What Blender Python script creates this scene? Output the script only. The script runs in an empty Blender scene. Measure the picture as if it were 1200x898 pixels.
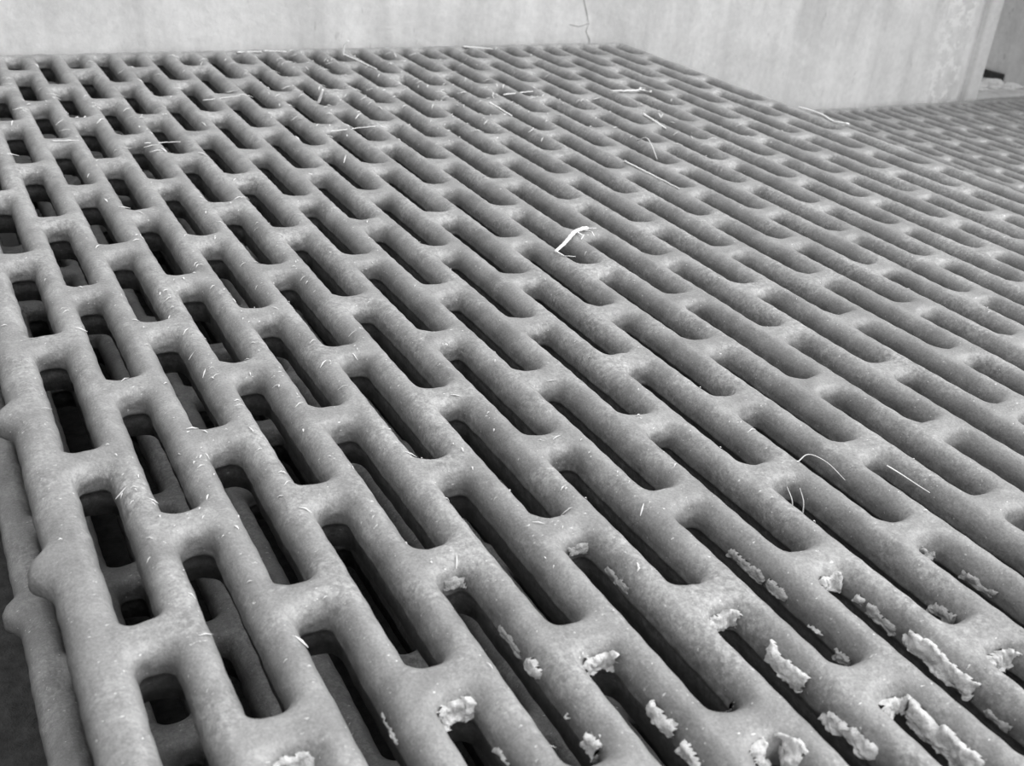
import bpy, bmesh, math, random
import numpy as np
from mathutils import Vector, Matrix, noise

S = 0.022            # one slat spacing of the floor panel in metres
ZB = 7.64            # height of the foreground panel's top above the ground, in slat spacings
RA = 2.12648         # half of the slot spacing along a slat
RX, RZ = 0.25, 0.33
W, H, RC, SH = 0.240, 1.785, 0.165, 0.17
PX = 0.075           # sideways offset of the foreground panel
NC = 29
VF, VN = 13.25, -7.25
YF, YN = VF * RA, VN * RA
ZBOT = -0.95
scene = bpy.context.scene
col = scene.collection
rnd = random.Random(7)


def U(x, y, z):
    return Vector((x * S, y * S, (z + ZB) * S))


# ------------------------------------------------------------------ materials
def new_mat(name):
    m = bpy.data.materials.new(name)
    m.use_nodes = True
    nt = m.node_tree
    nt.nodes.clear()
    out = nt.nodes.new('ShaderNodeOutputMaterial')
    b = nt.nodes.new('ShaderNodeBsdfPrincipled')
    nt.links.new(b.outputs[0], out.inputs[0])
    return m, nt, b


def tex(nt, scale, detail=4, rough=0.55, coord='Object', stretch=None, dist=0.0):
    tc = nt.nodes.new('ShaderNodeTexCoord')
    n = nt.nodes.new('ShaderNodeTexNoise')
    n.inputs['Scale'].default_value = scale
    n.inputs['Detail'].default_value = detail
    n.inputs['Roughness'].default_value = rough
    n.inputs['Distortion'].default_value = dist
    if stretch:
        mp = nt.nodes.new('ShaderNodeMapping')
        mp.inputs['Scale'].default_value = stretch
        nt.links.new(tc.outputs[coord], mp.inputs[0])
        nt.links.new(mp.outputs[0], n.inputs['Vector'])
    else:
        nt.links.new(tc.outputs[coord], n.inputs['Vector'])
    return n.outputs[0]


def ramp(nt, src, stops):
    r = nt.nodes.new('ShaderNodeValToRGB')
    el = r.color_ramp.elements
    while len(el) < len(stops):
        el.new(0.5)
    for e, (p, v) in zip(el, stops):
        e.position = p
        e.color = (v, v, v, 1)
    nt.links.new(src, r.inputs[0])
    return r.outputs[0]


def mix(nt, fac, a, b, mode='MIX'):
    m = nt.nodes.new('ShaderNodeMix')
    m.data_type = 'RGBA'
    m.blend_type = mode
    for s, v in ((0, fac), (6, a), (7, b)):
        if isinstance(v, (int, float)):
            m.inputs[s].default_value = v if s == 0 else (v, v, v, 1)
        else:
            nt.links.new(v, m.inputs[s])
    return m.outputs[2]


def bump(nt, b, src, strength, dist):
    n = nt.nodes.new('ShaderNodeBump')
    n.inputs['Strength'].default_value = strength
    n.inputs['Distance'].default_value = dist
    nt.links.new(src, n.inputs['Height'])
    nt.links.new(n.outputs[0], b.inputs['Normal'])


def mat_deck():
    m, nt, b = new_mat('grey_coated_metal')
    base = ramp(nt, tex(nt, 55, 5, 0.6), [(0.30, 0.185), (0.70, 0.31)])
    # pale dried film in blotches, dull pitted spots and tiny bright flecks
    blot = ramp(nt, tex(nt, 26, 6, 0.65, dist=0.6), [(0.45, 0.0), (0.64, 0.8)])
    grain = ramp(nt, tex(nt, 420, 4, 0.7), [(0.42, 0.0), (0.62, 1.0)])
    film = mix(nt, 1.0, blot, grain, 'MULTIPLY')
    c = mix(nt, film, base, 0.50)
    pit = ramp(nt, tex(nt, 210, 2, 0.5), [(0.60, 0.0), (0.70, 0.45)])
    c = mix(nt, pit, c, 0.22)
    fl = ramp(nt, tex(nt, 800, 2, 0.5, stretch=(0.6, 1.0, 1.0)), [(0.70, 0.0), (0.76, 0.8)])
    c = mix(nt, fl, c, 0.85)
    gr = ramp(nt, tex(nt, 1000, 3, 0.75), [(0.34, 0.80), (0.68, 1.2)])
    c = mix(nt, 1.0, c, gr, 'MULTIPLY')
    # grime fuzz on slat sides below the worn crown, deepened as painted slot shade
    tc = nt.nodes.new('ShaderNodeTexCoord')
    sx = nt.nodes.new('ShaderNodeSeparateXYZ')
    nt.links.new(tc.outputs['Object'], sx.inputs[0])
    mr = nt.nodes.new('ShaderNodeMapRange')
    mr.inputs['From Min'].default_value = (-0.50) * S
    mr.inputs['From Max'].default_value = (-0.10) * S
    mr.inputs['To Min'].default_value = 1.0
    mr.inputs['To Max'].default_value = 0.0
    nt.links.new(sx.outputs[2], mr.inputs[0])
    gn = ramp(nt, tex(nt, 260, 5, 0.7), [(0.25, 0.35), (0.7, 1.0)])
    grime_shade = mix(nt, 1.0, mr.outputs[0], gn, 'MULTIPLY')
    c = mix(nt, grime_shade, c, 0.06)
    nt.links.new(c, b.inputs['Base Color'])
    ro = ramp(nt, tex(nt, 90, 4, 0.6), [(0.3, 0.36), (0.75, 0.60)])
    nt.links.new(ro, b.inputs['Roughness'])
    b.inputs['Specular IOR Level'].default_value = 0.75
    h = mix(nt, 0.45, tex(nt, 150, 5, 0.65), tex(nt, 620, 3, 0.6))
    bump(nt, b, h, 0.5, 0.0012)
    return m


def mat_simple(name, lo, hi, scale, rough, bstr=0.3, bd=0.002, detail=5):
    m, nt, b = new_mat(name)
    n = tex(nt, scale, detail, 0.65)
    nt.links.new(ramp(nt, n, [(0.3, lo), (0.7, hi)]), b.inputs['Base Color'])
    b.inputs['Roughness'].default_value = rough
    bump(nt, b, n, bstr, bd)
    return m


def mat_wall(name, lo, hi, patchy):
    m, nt, b = new_mat(name)
    c = ramp(nt, tex(nt, 9, 7, 0.65, dist=0.8), [(0.3, lo), (0.68, hi)])
    streak = ramp(nt, tex(nt, 30, 4, 0.6, stretch=(1.0, 1.0, 0.10)), [(0.35, 0.86), (0.62, 1.04)])
    c = mix(nt, 1.0, c, streak, 'MULTIPLY')
    fine = ramp(nt, tex(nt, 140, 5, 0.7), [(0.3, 0.90), (0.7, 1.05)])
    c = mix(nt, 1.0, c, fine, 'MULTIPLY')
    spot = ramp(nt, tex(nt, 120, 2, 0.5, stretch=(1, 1, 0.5)), [(0.70, 0.0), (0.77, 0.5)])
    c = mix(nt, spot, c, lo * 0.6)
    if patchy:   # flaking lime near the wall's right end
        tc = nt.nodes.new('ShaderNodeTexCoord')
        sx = nt.nodes.new('ShaderNodeSeparateXYZ')
        nt.links.new(tc.outputs['Object'], sx.inputs[0])
        band = ramp(nt, sx.outputs[0], [(0.0, 0), (1.0, 0)])
        r = band.node.color_ramp
        r.elements[0].position = 0.0
        mr = nt.nodes.new('ShaderNodeMapRange')
        mr.inputs['From Min'].default_value = 50.4 * S
        mr.inputs['From Max'].default_value = 54.4 * S
        nt.links.new(sx.outputs[0], mr.inputs[0])
        while len(r.elements) < 4:
            r.elements.new(0.5)
        for e, (p, v) in zip(r.elements, [(0.0, 0.0), (0.45, 1.0), (0.8, 1.0), (1.0, 0.0)]):
            e.position = p
            e.color = (v, v, v, 1)
        nt.links.new(mr.outputs[0], band.node.inputs[0])
        fl = ramp(nt, tex(nt, 75, 4, 0.7), [(0.50, 0.0), (0.56, 1.0)])
        f = mix(nt, 1.0, band, fl, 'MULTIPLY')
        c = mix(nt, f, c, 0.99)
    nt.links.new(c, b.inputs['Base Color'])
    b.inputs['Roughness'].default_value = 0.85
    bump(nt, b, tex(nt, 120, 6, 0.7), 0.25, 0.003)
    return m


M_DECK = mat_deck()
M_RAIL = mat_simple('dark_rail_metal', 0.10, 0.18, 80, 0.6)
M_WALL = mat_wall('pale_concrete', 0.72, 0.93, True)
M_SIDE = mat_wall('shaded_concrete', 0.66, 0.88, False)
M_POST = mat_wall('smooth_concrete_post', 0.92, 0.97, False)
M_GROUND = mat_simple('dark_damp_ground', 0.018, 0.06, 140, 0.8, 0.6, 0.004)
M_LEDGE = mat_simple('dusty_ledge', 0.42, 0.66, 60, 0.9, 0.4, 0.003)
M_CRUST = mat_simple('dried_crust', 0.45, 0.92, 190, 0.95, 0.8, 0.003, 6)
M_CRUST2 = mat_simple('grey_dried_crust', 0.26, 0.58, 190, 0.95, 0.8, 0.003, 6)
M_STRAW = mat_simple('pale_straw', 0.80, 0.96, 160, 0.7)
M_HAIR = mat_simple('fine_bristle', 0.6, 0.8, 160, 0.6)
M_CRACK = mat_simple('crack_shadow', 0.3, 0.5, 160, 0.9)
M_DEB = mat_simple('loose_debris', 0.62, 0.90, 90, 0.95, 0.6, 0.003)


# ------------------------------------------------------------------ helpers
def mesh_obj(name, verts, faces, mat, parent=None, smooth=True):
    me = bpy.data.meshes.new(name)
    me.from_pydata(verts, [], faces)
    me.update()
    if smooth:
        me.polygons.foreach_set('use_smooth', [True] * len(me.polygons))
    me.materials.append(mat)
    o = bpy.data.objects.new(name, me)
    col.objects.link(o)
    if parent:
        o.parent = parent
    return o


def empty(name, loc):
    o = bpy.data.objects.new(name, None)
    o.empty_display_size = 0.05
    o.location = loc
    col.objects.link(o)
    return o


def tag(o, label=None, cat=None, group=None, kind=None):
    for k, v in (('label', label), ('category', cat), ('group', group), ('kind', kind)):
        if v:
            o[k] = v
    return o


# ------------------------------------------------------------------ the panel
def slots():
    out = []
    for i in range(NC):
        vs = [v for v in range(-20, 40) if (v % 2) == (i % 2) and VN + 0.4 < v < VF - 0.4]
        b = [VN] + vs + [VF]
        for a, c in zip(b[:-1], b[1:]):
            ya, yc = a * RA, c * RA
            lo = ya + (RA - H) + SH if a != VN else ya + 0.17
            hi = yc - (RA - H) + SH if c != VF else yc - 0.20
            out.append((i, ya, yc, lo, hi))
    return out


SLOTS = slots()


def slot_sdf(px, py, cx, cy, hy):
    qx = np.abs(px - cx) - (W - RC)
    qy = np.abs(py - cy) - (hy - RC)
    return np.hypot(np.maximum(qx, 0), np.maximum(qy, 0)) + np.minimum(np.maximum(qx, qy), 0) - RC


def wob(x, y):
    return (np.sin(x * 5.1 + y * 2.3) * np.sin(y * 3.7 - x * 1.9) * 0.012
            + np.sin(x * 11.3 - y * 6.1 + 1.3) * np.sin(y * 7.9 + x * 3.3) * 0.008)


def top_z(d):
    k = 1 - np.clip(d / RX, 0, 1)
    return -RZ + RZ * np.sqrt(np.clip(1 - k * k, 0, 1))


def finish(name, V, F):
    V = np.vstack(V)
    F = np.vstack(F)
    # weld coincident border points
    key = np.round(V * 2000).astype(np.int64)
    _, first, inv = np.unique(key, axis=0, return_index=True, return_inverse=True)
    inv = inv.ravel()
    V = V[first]
    F = inv[F]
    good = np.array([len(set(f)) == 4 for f in F.tolist()])
    F = F[good]
    me = bpy.data.meshes.new(name)
    me.vertices.add(len(V))
    me.vertices.foreach_set('co', (V * S).astype(np.float32).ravel())
    me.loops.add(len(F) * 4)
    me.loops.foreach_set('vertex_index', F.astype(np.int32).ravel())
    me.polygons.add(len(F))
    me.polygons.foreach_set('loop_start', np.arange(len(F), dtype=np.int32) * 4)
    me.polygons.foreach_set('use_smooth', np.ones(len(F), dtype=bool))
    me.update(calc_edges=True)
    me.validate()
    bm = bmesh.new()
    bm.from_mesh(me)
    bmesh.ops.recalc_face_normals(bm, faces=bm.faces)
    bm.to_mesh(me)
    bm.free()
    me.materials.append(M_DECK)
    return me


def build_deck():
    NSUB = 24
    dy = RA / NSUB
    NE = 10
    bycol = {}
    for s in SLOTS:
        bycol.setdefault(s[0], []).append(s)
    V, F = [], []
    off = 0
    wall = [(0.0, -RZ - 0.07), (-0.012, -0.43), (0.01, -0.47), (0.07, -0.49), (0.085, -0.62), (0.11, ZBOT)]
    tt = np.array([1.0, 0.9, 0.75, 0.58, 0.42, 0.28, 0.16, 0.07, 0.018, 0.0])
    for (i, ya, yc, lo, hi) in SLOTS:
        n = int(round((yc - ya) / dy))
        ys = ya + np.arange(n) * dy
        right = np.c_[np.full(n, i + .5), ys]
        topx = i + .5 - np.arange(NE) / NE
        top = np.c_[topx, np.full(NE, yc)]
        left = np.c_[np.full(n, i - .5), yc - np.arange(n) * dy]
        bot = np.c_[i - .5 + np.arange(NE) / NE, np.full(NE, ya)]
        B = np.vstack([right, top, left, bot])
        K = len(B)
        cy, hy = (lo + hi) / 2, (hi - lo) / 2
        # matching point on the slot outline
        fx = (B[:, 0] - i) / 0.5 * W
        fy = np.where(B[:, 1] > cy, (B[:, 1] - cy) / (yc - cy), (B[:, 1] - cy) / (cy - ya)) * hy
        qx = np.clip(fx, -(W - RC), W - RC)
        qy = np.clip(fy, -(hy - RC), hy - RC)
        dx, dyv = fx - qx, fy - qy
        L = np.hypot(dx, dyv)
        nx, ny = dx / L, dyv / L
        Sx, Sy = i + qx + RC * nx, cy + qy + RC * ny
        near = [s for c in (i - 1, i, i + 1) for s in bycol.get(c, []) if s[4] > ya - 1.2 and s[3] < yc + 1.2]
        rings = []
        for t in tt:
            x = Sx + t * (B[:, 0] - Sx)
            y = Sy + t * (B[:, 1] - Sy)
            d = np.full(K, 9.0)
            for s in near:
                d = np.minimum(d, slot_sdf(x, y, s[0], (s[3] + s[4]) / 2, (s[4] - s[3]) / 2))
            z = top_z(np.maximum(d, 0)) + wob(x, y) * 0.8
            rings.append(np.c_[x, y, z])
        for o, z in wall:
            rings.append(np.c_[Sx + nx * o, Sy + ny * o, np.full(K, z)])
        rings.append(np.c_[B, np.full(K, ZBOT)])
        R = np.vstack(rings)
        w = wob(R[:, 0] + 3.1, R[:, 1] + R[:, 2])
        # no wobble on cell borders in plan is needed: the field is continuous
        R[:, 0] += w
        R[:, 1] += wob(R[:, 0] * 1.3 + 7, R[:, 1] + 2 * R[:, 2]) * 1.5
        nr = len(rings)
        k = np.arange(K)
        k2 = (k + 1) % K
        for r in range(nr - 1):
            a = off + r * K
            F.append(np.c_[a + k, a + k2, a + K + k2, a + K + k])
        V.append(R)
        off += nr * K
    deck = finish('slat_deck', V, F)
    V, F, off = [], [], 0
    # outer rim, rings swept outward round the whole field of cells
    n = int(round((YF - YN) / dy))
    nxs = NC * NE
    ring = []
    ys = YN + np.arange(n) * dy
    ring += [(NC - .5, y, 1, 0) for y in ys]
    ring[0] = (NC - .5, YN, 1, -1)
    ring += [(NC - .5 - j / NE, YF, 0, 1) for j in range(nxs)]
    ring[n] = (NC - .5, YF, 1, 1)
    ring += [(-.5, YF - j * dy, -1, 0) for j in range(n)]
    ring[n + nxs] = (-.5, YF, -1, 1)
    ring += [(-.5 + j / NE, YN, 0, -1) for j in range(nxs)]
    ring[2 * n + nxs] = (-.5, YN, -1, -1)
    G = np.array(ring, float)
    K = len(G)
    prof = [(0.0, None), (0.08, -0.0), (0.16, -0.03), (0.24, -0.09), (0.30, -0.18), (0.33, -0.30), (0.33, -0.38),
            (0.335, -0.43), (0.31, -0.46), (0.06, -0.49), (0.03, ZBOT), (0.0, ZBOT)]
    rings = []
    bys = SLOTS
    # rounded lugs that swell out of the two long sides
    lug = np.zeros(K)
    for v in range(-5, 13, 2):
        lug += np.exp(-np.abs((G[:, 1] - (v * RA - 0.02)) / 0.34) ** 3.2)
    lug *= (np.abs(G[:, 2]) > 0.5) & (np.abs(G[:, 3]) < 0.5)
    for o, z in prof:
        x = G[:, 0] + G[:, 2] * np.where(G[:, 2] < 0, 1.2, 1.0) * (o * (1 + 0.62 * lug) if (z is not None and z > -0.48) else o)
        y = G[:, 1] + G[:, 3] * o
        if z is None:
            d = np.full(K, 9.0)
            for s in bys:
                if s[0] in (0, NC - 1) or s[1] <= YN + .01 or s[2] >= YF - .01:
                    d = np.minimum(d, slot_sdf(x, y, s[0], (s[3] + s[4]) / 2, (s[4] - s[3]) / 2))
            zz = top_z(np.maximum(d, 0)) + wob(x, y) * 0.8
        else:
            zz = np.full(K, z) + (wob(x, y) * 0.8 if z > -0.3 else 0)
        rings.append(np.c_[x, y, zz])
    R = np.vstack(rings)
    w = wob(R[:, 0] + 3.1, R[:, 1] + R[:, 2])
    R[:, 0] += w
    R[:, 1] += wob(R[:, 0] * 1.3 + 7, R[:, 1] + 2 * R[:, 2]) * 1.5
    k = np.arange(K)
    k2 = (k + 1) % K
    for r in range(len(rings) - 1):
        a = off + r * K
        F.append(np.c_[a + k2, a + k, a + K + k, a + K + k2][:, ::-1])
    V.append(R)
    return deck, finish('edge_rim', V, F)


def rail_mesh(length):
    """upright web with a foot, standing under a slat; top at 0 of the panel's underside"""
    pts = [(-.10, ZBOT + .02), (.10, ZBOT + .02), (.10, -3.25), (.20, -3.40), (.20, -3.80), (-.20, -3.80), (-.20, -3.40), (-.10, -3.25)]
    V, F = [], []
    for y in (0, length):
        V += [(x * S, y * S, z * S) for x, z in pts]
    n = len(pts)
    for j in range(n):
        F.append((j, (j + 1) % n, n + (j + 1) % n, n + j))
    F.append(tuple(range(n))[::-1])
    F.append(tuple(range(n, 2 * n)))
    me = bpy.data.meshes.new('support_rail')
    me.from_pydata(V, [], F)
    me.update()
    me.materials.append(M_RAIL)
    return me


DECK, RIM = build_deck()
RAIL = rail_mesh(YF - YN)


def part(name, me, parent, loc):
    o = bpy.data.objects.new(name, me)
    o.parent = parent
    o.location = loc
    col.objects.link(o)
    return o


def panel(x0, y0, z, rot, label):
    r = empty('slatted_panel', U(x0, y0, z - 3.80))
    r.rotation_euler = (0, 0, rot)
    tag(r, label, 'slatted panel', 'slatted panels')
    up = 3.80 * S
    part('slat_deck', DECK, r, (0, 0, up))
    part('edge_rim', RIM, r, (0, 0, up))
    for x in (-0.45, 9.5, 18.5, NC - 0.55):
        part('support_rail', RAIL, r, (x * S, YN * S, up))
    return r


panel(PX, 0, 0, 0, 'large grey coated slatted panel filling the foreground, topmost of the stack')
panel(-0.32, -0.18, -3.82, 0, 'grey slatted panel under the foreground panel, its edge showing at far left')
panel(49.17 - 16, 0.10, -3.82, -0.006, 'grey slatted panel on the lower level at right, against the pale wall')


# ------------------------------------------------------------------ setting
def box(name, x0, x1, y0, y1, z0, z1, mat, bev=0.0, parent=None):
    bm = bmesh.new()
    bmesh.ops.create_cube(bm, size=1)
    for v in bm.verts:
        v.co = U(x0 + (x1 - x0) * (v.co.x + .5), y0 + (y1 - y0) * (v.co.y + .5), z0 + (z1 - z0) * (v.co.z + .5))
    if bev:
        bmesh.ops.bevel(bm, geom=bm.edges[:], offset=bev * S, segments=4, profile=0.5, affect='EDGES')
    me = bpy.data.meshes.new(name)
    bm.to_mesh(me)
    bm.free()
    me.materials.append(mat)
    o = bpy.data.objects.new(name, me)
    col.objects.link(o)
    if parent:
        o.parent = parent
    return o


YW = 28.98
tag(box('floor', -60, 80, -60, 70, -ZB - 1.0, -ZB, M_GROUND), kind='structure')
tag(box('wall_back', -60, 54.35, YW, YW + 5, -ZB, 26, M_WALL, 0.15), kind='structure')
tag(box('trim_1', 54.30, 54.98, YW + 0.30, YW + 4.9, -ZB, 26, M_WALL), kind='structure')
tag(box('trim_2', 54.95, 56.05, YW - 0.12, YW + 5, -ZB, 26, M_POST, 0.22), kind='structure')
tag(box('wall_right', 62.6, 68, 20, 70, -ZB, 26, M_SIDE, 0.1), kind='structure')
tag(box('base_shadow_right', 62.3, 62.7, 32.3, 60, -3.9, -3.4, M_GROUND, 0.05), kind='structure')  # dark strip added to stand for the gap shadow along the wall's foot
tag(box('trim_3', 56.05, 62.6, YW + 0.05, 60, -ZB, -3.9, M_LEDGE, 0.12), kind='structure')


def crack():
    """hairline crack in the wall plaster, a thin crooked groove strip lying on the wall face"""
    pts = [(26.7, 1.9), (26.95, 1.3), (27.15, 0.75), (27.05, 0.4), (27.3, 0.0), (27.35, -0.6), (27.2, -1.4), (27.5, -2.6)]
    V, F = [], []
    for k, (x, z) in enumerate(pts):
        w = 0.022 + 0.014 * math.sin(k * 2.1)
        V += [U(x - w, YW - 0.012, z), U(x + w, YW - 0.012, z)]
    for k in range(len(pts) - 1):
        F.append((2 * k, 2 * k + 1, 2 * k + 3, 2 * k + 2))
    # branch
    b = len(V)
    for k, (x, z) in enumerate([(27.15, 0.75), (26.6, 0.62), (26.1, 0.72)]):
        V += [U(x, YW - 0.012, z + 0.018), U(x, YW - 0.012, z - 0.018)]
    F += [(b, b + 1, b + 3, b + 2), (b + 2, b + 3, b + 5, b + 4)]
    o = mesh_obj('trim_4', V, F, M_CRACK)
    tag(o, kind='structure')


crack()


# ------------------------------------------------------------------ dried crusts on the slots of the foreground panel
def find_slot(i, y):
    for s in SLOTS:
        if s[0] == i and s[3] - 0.4 <= y <= s[4] + 0.4:
            return s
    return None


def surf(i, lo, hi, u, t, h):
    """point on the slat beside a slot. u: along the right side (0 = near end) then round the far end
    (in slat spacings); t < 0 down the side, 0..1 round over the crown; h: thickness"""
    cy, hy = (lo + hi) / 2, (hi - lo) / 2
    straight = hi - RC - (lo + RC)
    arc = RC * math.pi / 2
    if u < straight:
        x, y, nx, ny = i + W, lo + RC + u, 1.0, 0.0
    elif u < straight + arc:
        a = (u - straight) / RC
        nx, ny = math.cos(a), math.sin(a)
        x, y = i + W - RC + RC * nx, hi - RC + RC * ny
    elif u < straight + arc + 2 * (W - RC):
        x, y, nx, ny = i + W - RC - (u - straight - arc), hi, 0.0, 1.0
    else:
        a = min((u - straight - arc - 2 * (W - RC)) / RC, math.pi * 0.5) + math.pi / 2
        nx, ny = math.cos(a), math.sin(a)
        x, y = i - (W - RC) + RC * nx, hi - RC + RC * ny
    if t < 0:
        d, z, c, s = 0.0, -RZ + t * 0.22, 1.0, 0.0
    else:
        a = t * math.pi / 2
        d, z, c, s = RX * (1 - math.cos(a)), -RZ + RZ * math.sin(a), math.cos(a), math.sin(a)
    return Vector((x + nx * (d - c * h), y + ny * (d - c * h), z + s * h))


def crust(i, yref, u0, u1, t0, t1, label, thick=0.09, mat=None, group=None, cutoff=0.0):
    """u0,u1 measured from the far end of the slot backwards when negative side: here as y values for the
    right side, or 'arch' fractions when > 100"""
    s = find_slot(i, yref)
    lo, hi = s[3], s[4]
    straight = hi - RC - (lo + RC)
    total = straight + math.pi * RC + 2 * (W - RC)

    def conv(v):
        return straight + (total - straight) * (v - 100) if v >= 99.5 else v - (lo + RC)
    ua, ub = conv(u0), conv(u1)
    nu = max(10, int((ub - ua) / 0.022))
    nt_ = max(12, int((t1 - t0) * 26))
    sd = rnd.uniform(0, 100)
    P, ok = [], []
    for a in range(nu + 1):
        fu = a / nu
        for b in range(nt_ + 1):
            ft = b / nt_
            u = ua + (ub - ua) * fu
            t = t0 + (t1 - t0) * ft
            edge = min(fu, 1 - fu) * (ub - ua) / 0.16
            edge2 = min(ft, 1 - ft) * (t1 - t0) / 0.26
            e = min(edge, edge2, 1.0)
            q = Vector((u * 5 + sd, t * 2.6, sd * 0.3))
            nz = noise.fractal(q, 1.0, 2.0, 4)
            nz2 = noise.noise(q * 4.2)
            m = e * 1.25 - 0.55 + nz * 0.65 - cutoff
            h = thick * (min(max(m * 3.2, 0), 1) ** 0.6 * (0.75 + 0.55 * nz + 0.28 * nz2)) - (0.02 if m < 0.02 else 0)
            p = surf(i, lo, hi, max(u, 0.0), t, h)
            P.append(U(p.x + PX, p.y, p.z))
            ok.append(m > -0.06)
    F = []
    w = nt_ + 1
    for a in range(nu):
        for b in range(nt_):
            q = (a * w + b, a * w + b + 1, (a + 1) * w + b + 1, (a + 1) * w + b)
            if sum(ok[j] for j in q) >= 3:
                F.append(q)
    used = sorted({j for f in F for j in f})
    if not used:
        return
    re = {j: k for k, j in enumerate(used)}
    base = P[used[0]].copy()
    cen = sum((P[j] for j in used), Vector()) / len(used)
    V = [P[j] - cen for j in used]
    o = mesh_obj('dried_crust', V, [tuple(re[j] for j in f) for f in F], mat or M_CRUST)
    o.location = cen
    tag(o, label, 'dried crust', group or 'dried crusts clinging to the slats')
    return o


G2 = M_CRUST2
AR = (100.02, 100.98)
crust(7, -8, 100.0, 101, -0.35, 0.42, 'white arched crust round a slot end, with flakes trailing right of it', cutoff=-0.3)
crust(7, -8, -8.05, -7.25, -0.35, 0.5, 'ragged pale crust on a slat side just below the white arched crust')
crust(7, -8, -8.85, -8.30, -0.55, 0.3, 'rounded lump of crust low on a slat, left of the largest arched crust', 0.11)
crust(7, -8, -9.30, -8.62, -0.35, 0.45, 'wedge shaped crust beside the rounded lump near the bottom edge', 0.1)
crust(8, -6, -6.15, -5.20, -0.55, 0.25, 'long grey crust high on a slot side, topmost right of centre', 0.06, G2)
crust(8, -6, -6.60, -6.00, -0.30, 0.30, 'flaky grey crust just below the long grey one', 0.06, G2)
crust(8, -6, -7.34, -6.98, -0.35, 0.1, 'small pale chip of crust midway down a slot side', 0.08)
crust(8, -6, -8.02, -7.50, -0.75, 0.1, 'upright grey crust at the near end of a slot, left of a long crust', 0.09, G2)
crust(9, -8, 100.1, 100.9, -0.35, 0.55, 'pale cap of crust on a slot end above the long crust', 0.08)
crust(9, -8, -7.10, -6.80, -0.3, 0.25, 'oval chip of crust right below the pale cap', 0.08)
crust(9, -8, -7.74, -7.05, -0.5, 0.3, 'grey broken crust between the oval chip and the long crust', 0.08, G2)
crust(9, -8, -9.05, -7.72, -0.4, 0.5, 'longest jagged crust band along a slat at right', 0.11)
crust(9, -8, -9.6, -9.15, -0.6, 0.1, 'dull crust patch at the lower end of the longest band', 0.05, G2)
crust(11, -8, 100.05, 100.8, -0.4, 0.4, 'dull grey cap of crust on a slot end near the right edge', 0.09, G2)
crust(11, -8, -7.75, -7.00, -0.5, 0.2, 'thin grey crust trailing from the dull cap near the right edge', 0.07, G2)
crust(10, -7, -8.10, -7.35, -0.7, 0.25, 'broad grey crust at the near end of a slot, right edge side', 0.1, G2)
crust(10, -10, 100.0, 101, -0.35, 0.42, 'white arched crust cut by the right edge of the picture', 0.12, cutoff=-0.3)
crust(8, -10, 100.0, 101, -0.35, 0.42, 'thickest white arched crust at lower right', 0.13, cutoff=-0.3)
crust(8, -10, -9.95, -8.75, -0.75, 0.45, 'thick crumbly crust running down from the thickest arch', 0.12)
crust(6, -7, -8.12, -7.78, -0.4, 0.25, 'single pale lump at the near end of a slot at bottom', 0.1)
crust(5, -8, -8.70, -8.02, -0.4, 0.3, 'pale crust on a slat at the bottom edge, left of the twin lumps', 0.1)
crust(4, -6, -6.05, -5.30, -0.5, 0.2, 'faint grey crust flecks along a slat left of bottom centre', 0.05, G2)
crust(4, -6, -6.55, -6.02, -0.35, 0.35, 'three short pale ridges of crust on a slat at bottom centre', 0.08)
crust(4, -8, -7.26, -7.02, -0.2, 0.2, 'tiny lone lump of crust on a slat at bottom centre', 0.08)
crust(4, -8, -8.15, -7.50, -0.4, 0.4, 'flaky white crust at the bottom edge, right of centre', 0.09)
crust(5, -8, -8.0, -7.35, -0.35, 0.4, 'lumpy pale crust right of the bottom centre arch', 0.1)
crust(5, -8, 100.0, 100.98, -0.35, 0.42, 'white arched crust on a slot end at bottom right of centre', 0.1, cutoff=-0.3)
crust(3, -8, 100.0, 101, -0.35, 0.42, 'white arched crust on a slot end at bottom centre', 0.12, cutoff=-0.3)
crust(3, -8, -7.62, -7.15, -0.3, 0.2, 'thin pale crust trail below the bottom centre arch', 0.06)
crust(4, -6, 100.1, 100.85, -0.2, 0.4, 'small grey crust on a slot end above the bottom centre arch', 0.07, G2)
crust(6, -6, 100.1, 100.85, -0.2, 0.4, 'small grey crust on a slot end right of image centre bottom', 0.06, G2)
crust(6, -6, -5.55, -4.85, -0.4, 0.25, 'thin grey crust film on the slat right of the small grey crust', 0.045, G2)
crust(2, -6, -6.75, -6.10, -0.25, 0.15, 'pale thin rim of crust on a slat edge at bottom left', 0.05)
crust(1, -8, 100.0, 101, -0.35, 0.42, 'white arched crust cut by the bottom edge at left', 0.1, cutoff=-0.3)
crust(6, -10, 100.35, 101, -0.3, 0.8, 'left of the twin white lumps at the bottom edge', 0.14)
crust(6, -10, 99.7, 100.35, -0.2, 0.75, 'right of the twin white lumps at the bottom edge', 0.14)


# ------------------------------------------------------------------ straws and bristles
def deck_top(x, y):
    x -= PX
    d = 9.0
    for s in SLOTS:
        if abs(s[0] - x) < 1.6:
            d = min(d, float(slot_sdf(np.array([x]), np.array([y]), s[0], (s[3] + s[4]) / 2, (s[4] - s[3]) / 2)[0]))
    return float(top_z(max(d, 0))) if d > -0.02 else -0.45


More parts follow.
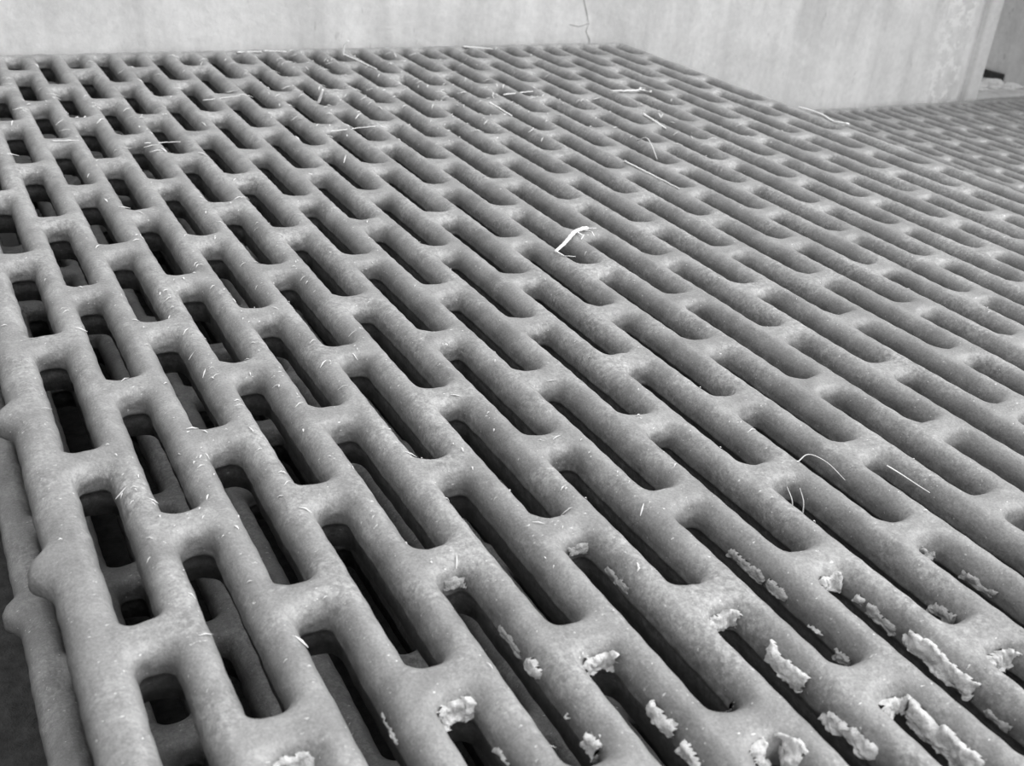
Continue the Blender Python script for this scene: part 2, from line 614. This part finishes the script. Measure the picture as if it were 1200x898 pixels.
def strand(name, pts, r0, r1, mat, label, cat, group, kink=0.0):
    """bent tapering stem through points given in slat spacings"""
    pv = [Vector(p) for p in pts]
    dense = []
    for j, (a, b) in enumerate(zip(pv[:-1], pv[1:])):
        pm = pv[j - 1] if j else a * 2 - b
        pn = pv[j + 2] if j + 2 < len(pv) else b * 2 - a
        for k in range(5):
            t = k / 5
            q = ((2 * a) + (b - pm) * t + (2 * pm - 5 * a + 4 * b - pn) * t * t + (3 * a - pm - 3 * b + pn) * t ** 3) * 0.5
            if kink:
                q += Vector((rnd.uniform(-kink, kink), rnd.uniform(-kink, kink), rnd.uniform(0, kink)))
            dense.append(q)
    dense.append(pv[-1])
    V, F = [], []
    n = len(dense)
    NS = 7
    for k, q in enumerate(dense):
        d = (dense[min(k + 1, n - 1)] - dense[max(k - 1, 0)]).normalized()
        a = d.cross(Vector((0, 0, 1)))
        a = a.normalized() if a.length > 1e-4 else Vector((1, 0, 0))
        b = d.cross(a)
        r = r0 + (r1 - r0) * k / (n - 1)
        for j in range(NS):
            th = 2 * math.pi * j / NS
            V.append(U(*(q + a * (r * math.cos(th)) + b * (r * 0.7 * math.sin(th)))))
    for k in range(n - 1):
        for j in range(NS):
            F.append((k * NS + j, k * NS + (j + 1) % NS, (k + 1) * NS + (j + 1) % NS, (k + 1) * NS + j))
    F.append(tuple(range(NS))[::-1])
    F.append(tuple(range((n - 1) * NS, n * NS)))
    base = U(*pv[0])
    o = mesh_obj(name, [v - base for v in V], F, mat)
    o.location = base
    tag(o, label, cat, group)
    return o


def lay(x0, y0, x1, y1, n=3, r=0.05, lift=None):
    """points of a stem resting on the slats between two plan positions"""
    za, zb = deck_top(x0, y0), deck_top(x1, y1)
    zm = max(deck_top(x0 + (x1 - x0) * k / 12, y0 + (y1 - y0) * k / 12) for k in range(13))
    za, zb = max(za, zm - 0.06), max(zb, zm - 0.06)
    return [(x0 + (x1 - x0) * k / n, y0 + (y1 - y0) * k / n, za + (zb - za) * k / n + r * 0.8) for k in range(n + 1)]


SG = 'straw bits lying on the foreground panel'
# the white stem across a slot near the middle, with its frayed head
tw = strand('straw', [(11.46, 5.36, .06), (12.0, 5.80, .05), (12.4, 6.18, .06), (12.75, 6.44, .07), (13.1, 6.56, .06)],
            0.042, 0.068, M_STRAW, 'white frayed straw stem bridging a slot near the middle', 'straw', SG, 0.015)


def sprig(parent, pts, r):
    pv = [Vector(p) for p in pts]
    V, F = [], []
    for k, q in enumerate(pv):
        rr = r * (1 - 0.6 * k / (len(pv) - 1))
        for j in range(5):
            th = 2 * math.pi * j / 5
            V.append(U(q.x + rr * math.cos(th), q.y + rr * math.sin(th), q.z + rr * 0.5 * math.sin(2 * th)) - parent.location)
    for k in range(len(pv) - 1):
        for j in range(5):
            F.append((k * 5 + j, k * 5 + (j + 1) % 5, k * 5 + 5 + (j + 1) % 5, k * 5 + 5 + j))
    o = mesh_obj('frayed_fibre', V, F, M_STRAW, parent)
    return o


sprig(tw, [(12.7, 6.40, .07), (12.75, 6.15, .04), (12.6, 6.0, .02)], 0.03)
sprig(tw, [(12.9, 6.5, .07), (13.1, 6.3, .05), (13.05, 6.1, .02)], 0.03)
sprig(tw, [(13.0, 6.55, .07), (13.35, 6.5, .05)], 0.03)
sprig(tw, [(11.5, 5.38, .06), (11.6, 5.15, .02), (11.85, 5.05, .01)], 0.03)

for x0, y0, x1, y1, r, lab in [
        (16.75, 18.93, 16.59, 16.97, .045, 'thin pale straw along a slat crown behind the frayed stem'),
        (21.61, 16.27, 21.40, 14.61, .05, 'thin pale straw along a slat at upper right, below the small knotted twig'),
        (17.55, 11.45, 17.62, 8.72, .035, 'longest thin straw line along a slat right of the frayed stem'),
        (14.35, 27.3, 14.6, 24.3, .04, 'thin straw along a slat close to the far edge'),
        (10.21, 28.02, 11.2, 28.05, .04, 'white straw piece along the far rim, left one of two'),
        (11.3, 28.08, 12.2, 28.0, .035, 'white straw piece along the far rim, right one of two'),
        (20.2, 28.1, 21.4, 27.6, .05, 'straw piece lying aslant on the far rim right of middle'),
        (4.3, 16.5, 5.3, 16.45, .018, 'short straw across slats in the upper left'),
        (1.9, 17.04, 2.6, 16.95, .016, 'short hairlike straw across a slat at the left edge'),
        (9.9, 16.6, 11.5, 16.76, .022, 'crosswise straw at the foot of an upright chip, upper middle left'),
        (17.9, 20.0, 19.3, 20.3, .035, 'broad pale straw wisp across slats in the upper middle'),
        (7.1, 21.0, 8.4, 21.2, .018, 'straw wisp across slats near the far left rim')]:
    strand('straw', lay(x0, y0, x1, y1, 3, r), r, r * 0.6, M_STRAW, lab, 'straw', SG, 0.012)

# knotted twig on the upper right, and the curl on the right rim
kt = strand('straw_twig', [(22.3, 19.5, .06), (22.8, 19.35, .07), (23.3, 19.3, .08), (23.7, 19.25, .09)], 0.04, 0.06, M_STRAW,
            'small knotted white twig lying near the right rim', 'straw', SG, 0.02)
sprig(kt, [(23.5, 19.25, .1), (23.75, 19.6, .12), (23.9, 19.5, .1)], 0.07)
sprig(kt, [(23.5, 19.25, .1), (23.8, 19.0, .1), (23.95, 19.15, .1)], 0.08)
strand('straw_curl', [(28.75, 16.0, .05), (28.95, 15.4, .03), (28.85, 14.7, .05), (28.62, 13.9, .04), (28.75, 13.35, .1), (28.6, 13.3, .12)],
       0.035, 0.05, M_STRAW, 'white wavy straw curl on the right rim of the foreground panel', 'straw', SG, 0.01)
strand('straw_chip', [(10.7, 19.9, 0.0), (10.75, 19.8, .25), (10.8, 19.75, .48)], 0.06, 0.05, M_STRAW,
       'short upright straw chip standing on a slat in the upper middle left', 'straw', SG)
strand('straw_chip', [(14.2, 26.9, 0.0), (14.25, 26.9, .4), (14.4, 26.8, .6)], 0.06, 0.04, M_STRAW,
       'short upright straw chip near the far rim', 'straw', SG)
BG = 'fine bristles in the slots'
strand('bristle', [(9.82, -4.95, -.3), (9.80, -4.90, -.05), (9.78, -4.75, .12)], .012, .006, M_HAIR, 'left one of two upright bristles in a slot right of centre', 'bristle', BG)
strand('bristle', [(9.95, -5.05, -.3), (9.95, -5.0, -.05), (9.96, -4.85, .12)], .012, .006, M_HAIR, 'right one of two upright bristles in a slot right of centre', 'bristle', BG)
strand('bristle', [(10.62, -4.10, .0), (10.9, -4.05, .06), (11.1, -4.3, .0), (11.16, -4.7, -.12)], .012, .006, M_HAIR, 'arched bristle over a slot above the two upright ones', 'bristle', BG)
strand('bristle', [(12.1, -4.7, -.05), (12.2, -4.95, -.1), (12.24, -5.3, -.12), (12.3, -5.5, -.15)], .016, .008, M_STRAW, 'bent white bristle on a slot side at right', 'bristle', BG)
strand('bristle', [(19.3, 13.3, .05), (19.1, 12.6, .35), (18.9, 12.0, .3), (18.75, 11.4, .02)], .025, .012, M_HAIR, 'looped hair standing over slats at upper right', 'bristle', BG)

# fine chaff strewn over the foreground panel, far too much to count
def chaff():
    V, F = [], []
    spots = [(3, 19, 3.2, 6), (12, 20, 4, 5), (18, 19, 3.5, 4), (14, 26, 6, 1.5), (3, 3, 2.2, 4), (1.5, -1, 2, 2.5),
             (5, 8, 4, 5), (6, -3, 4, 3), (21, 14, 4, 5), (10, 0, 6, 5)]
    wts = [3, 4, 3, 3, 3, 2, 2, 2, 2, 1]
    n = 0
    while n < 560:
        cx, cy, sx_, sy_ = rnd.choices(spots, wts)[0]
        x, y = rnd.gauss(cx, sx_ * .6), rnd.gauss(cy, sy_ * .6)
        if not (-0.6 < x < NC - .3 and -9 < y < 28.2):
            continue
        z = deck_top(x, y)
        if z < -0.14:
            continue
        n += 1
        L = rnd.choice([.05, .07, .09, .12, .16, .24]) * min(1.0, max(0.4, 0.4 + (y - 4) * 0.04))
        w = rnd.uniform(.012, .03) * min(1.1, max(0.55, 0.55 + (y - 4) * 0.04))
        a = rnd.gauss(0.3, 0.7) if rnd.random() < .6 else rnd.uniform(0, 6.28)
        dx, dy = math.cos(a), math.sin(a)
        pz = []
        for f in (-1, 0, 1):
            px, py = x + dx * L * f, y + dy * L * f
            pz.append((px, py, max(deck_top(px, py), z - .05) + .012))
        pz[1] = (pz[1][0], pz[1][1], pz[1][2] + .018)
        b = len(V)
        for (px, py, zz), ww in zip(pz, (.35, 1, .3)):
            V.extend([U(px - dy * w * ww, py + dx * w * ww, zz), U(px, py, zz + w * .6 * ww), U(px + dy * w * ww, py - dx * w * ww, zz)])
        for r in (0, 3):
            F.extend([(b + r, b + r + 1, b + r + 4, b + r + 3), (b + r + 1, b + r + 2, b + r + 5, b + r + 4)])
    o = mesh_obj('chaff', V, F, M_HAIR)
    tag(o, 'fine pale chaff strewn over the foreground slatted panel', 'chaff', kind='stuff')


chaff()

# ------------------------------------------------------------------ debris on the ledge behind the right panel
DEB = [(58.6, 31.0, .55, .22, 'low pale heap of debris on the ledge nearest the post'),
       (60.3, 31.3, .6, .40, 'white lump of debris in the middle of the ledge'),
       (61.4, 30.7, .5, .26, 'pale flake of debris on the ledge next to the dark wall')]
for x, y, r, h, lab in DEB:
    bm = bmesh.new()
    bmesh.ops.create_icosphere(bm, subdivisions=4, radius=1)
    for v in bm.verts:
        n_ = 1 + 0.35 * noise.fractal(v.co * 1.6 + Vector((x, y, 0)), 1, 2, 4)
        v.co = Vector((v.co.x * r * 1.5 * n_ * S, v.co.y * r * n_ * S, max(v.co.z, -0.25) * h * n_ * S))
    me = bpy.data.meshes.new('debris_lump')
    bm.to_mesh(me)
    bm.free()
    me.polygons.foreach_set('use_smooth', [True] * len(me.polygons))
    me.materials.append(M_DEB)
    o = bpy.data.objects.new('debris_lump', me)
    o.location = U(x, y, -3.9 + h * 0.2)
    col.objects.link(o)
    tag(o, lab, 'debris', 'debris on the ledge')

# ------------------------------------------------------------------ light
wd = bpy.data.worlds.new('overcast')
scene.world = wd
wd.use_nodes = True
nt = wd.node_tree
nt.nodes.clear()
wo = nt.nodes.new('ShaderNodeOutputWorld')
bg = nt.nodes.new('ShaderNodeBackground')
tc = nt.nodes.new('ShaderNodeTexCoord')
dp = nt.nodes.new('ShaderNodeVectorMath')
dp.operation = 'DOT_PRODUCT'
dp.inputs[1].default_value = (0.42, -0.22, 0.85)
nt.links.new(tc.outputs['Generated'], dp.inputs[0])
mr = nt.nodes.new('ShaderNodeMapRange')
mr.inputs['From Min'].default_value = -0.2
mr.inputs['From Max'].default_value = 1.0
mr.inputs['To Min'].default_value = 0.15
mr.inputs['To Max'].default_value = 1.0
nt.links.new(dp.outputs['Value'], mr.inputs[0])
nt.links.new(mr.outputs[0], bg.inputs[0])
bg.inputs[1].default_value = 1.55
nt.links.new(bg.outputs[0], wo.inputs[0])

sun = bpy.data.lights.new('soft_sky_light', 'SUN')
sun.energy = 2.5
sun.angle = math.radians(60)
so = bpy.data.objects.new('soft_sky_light', sun)
so.rotation_euler = Vector((-0.95, 0.30, -1.0)).to_track_quat('-Z', 'Y').to_euler()
so.location = (0.6, -0.4, 2)
col.objects.link(so)

# ------------------------------------------------------------------ camera
R0 = [0.8760976106320044, -0.4751632561935378, 0.08168755479428505]
R1 = [-0.16228434727061508, -0.45017049426325206, -0.8780719314063327]
R2 = [0.4540008450164662, 0.7560201095581064, -0.4715048532793382]
cam = bpy.data.cameras.new('camera')
cam.sensor_width = 36
cam.sensor_fit = 'HORIZONTAL'
cam.lens = 36 * 1243.6 / 1200
cam.clip_start = 0.01
cam.dof.use_dof = True
cam.dof.focus_distance = 20 * S
cam.dof.aperture_fstop = 28
co = bpy.data.objects.new('camera', cam)
m = Matrix(((R0[0], -R1[0], -R2[0]), (R0[1], -R1[1], -R2[1]), (R0[2], -R1[2], -R2[2]))).to_4x4()
m.translation = U(-1.41003531, -14.65589796, 9.14247078)
co.matrix_world = m
col.objects.link(co)
scene.camera = co

scene.view_settings.view_transform = 'Standard'
scene.view_settings.look = 'None'
scene.view_settings.exposure = 0.0
scene.view_settings.gamma = 1.0
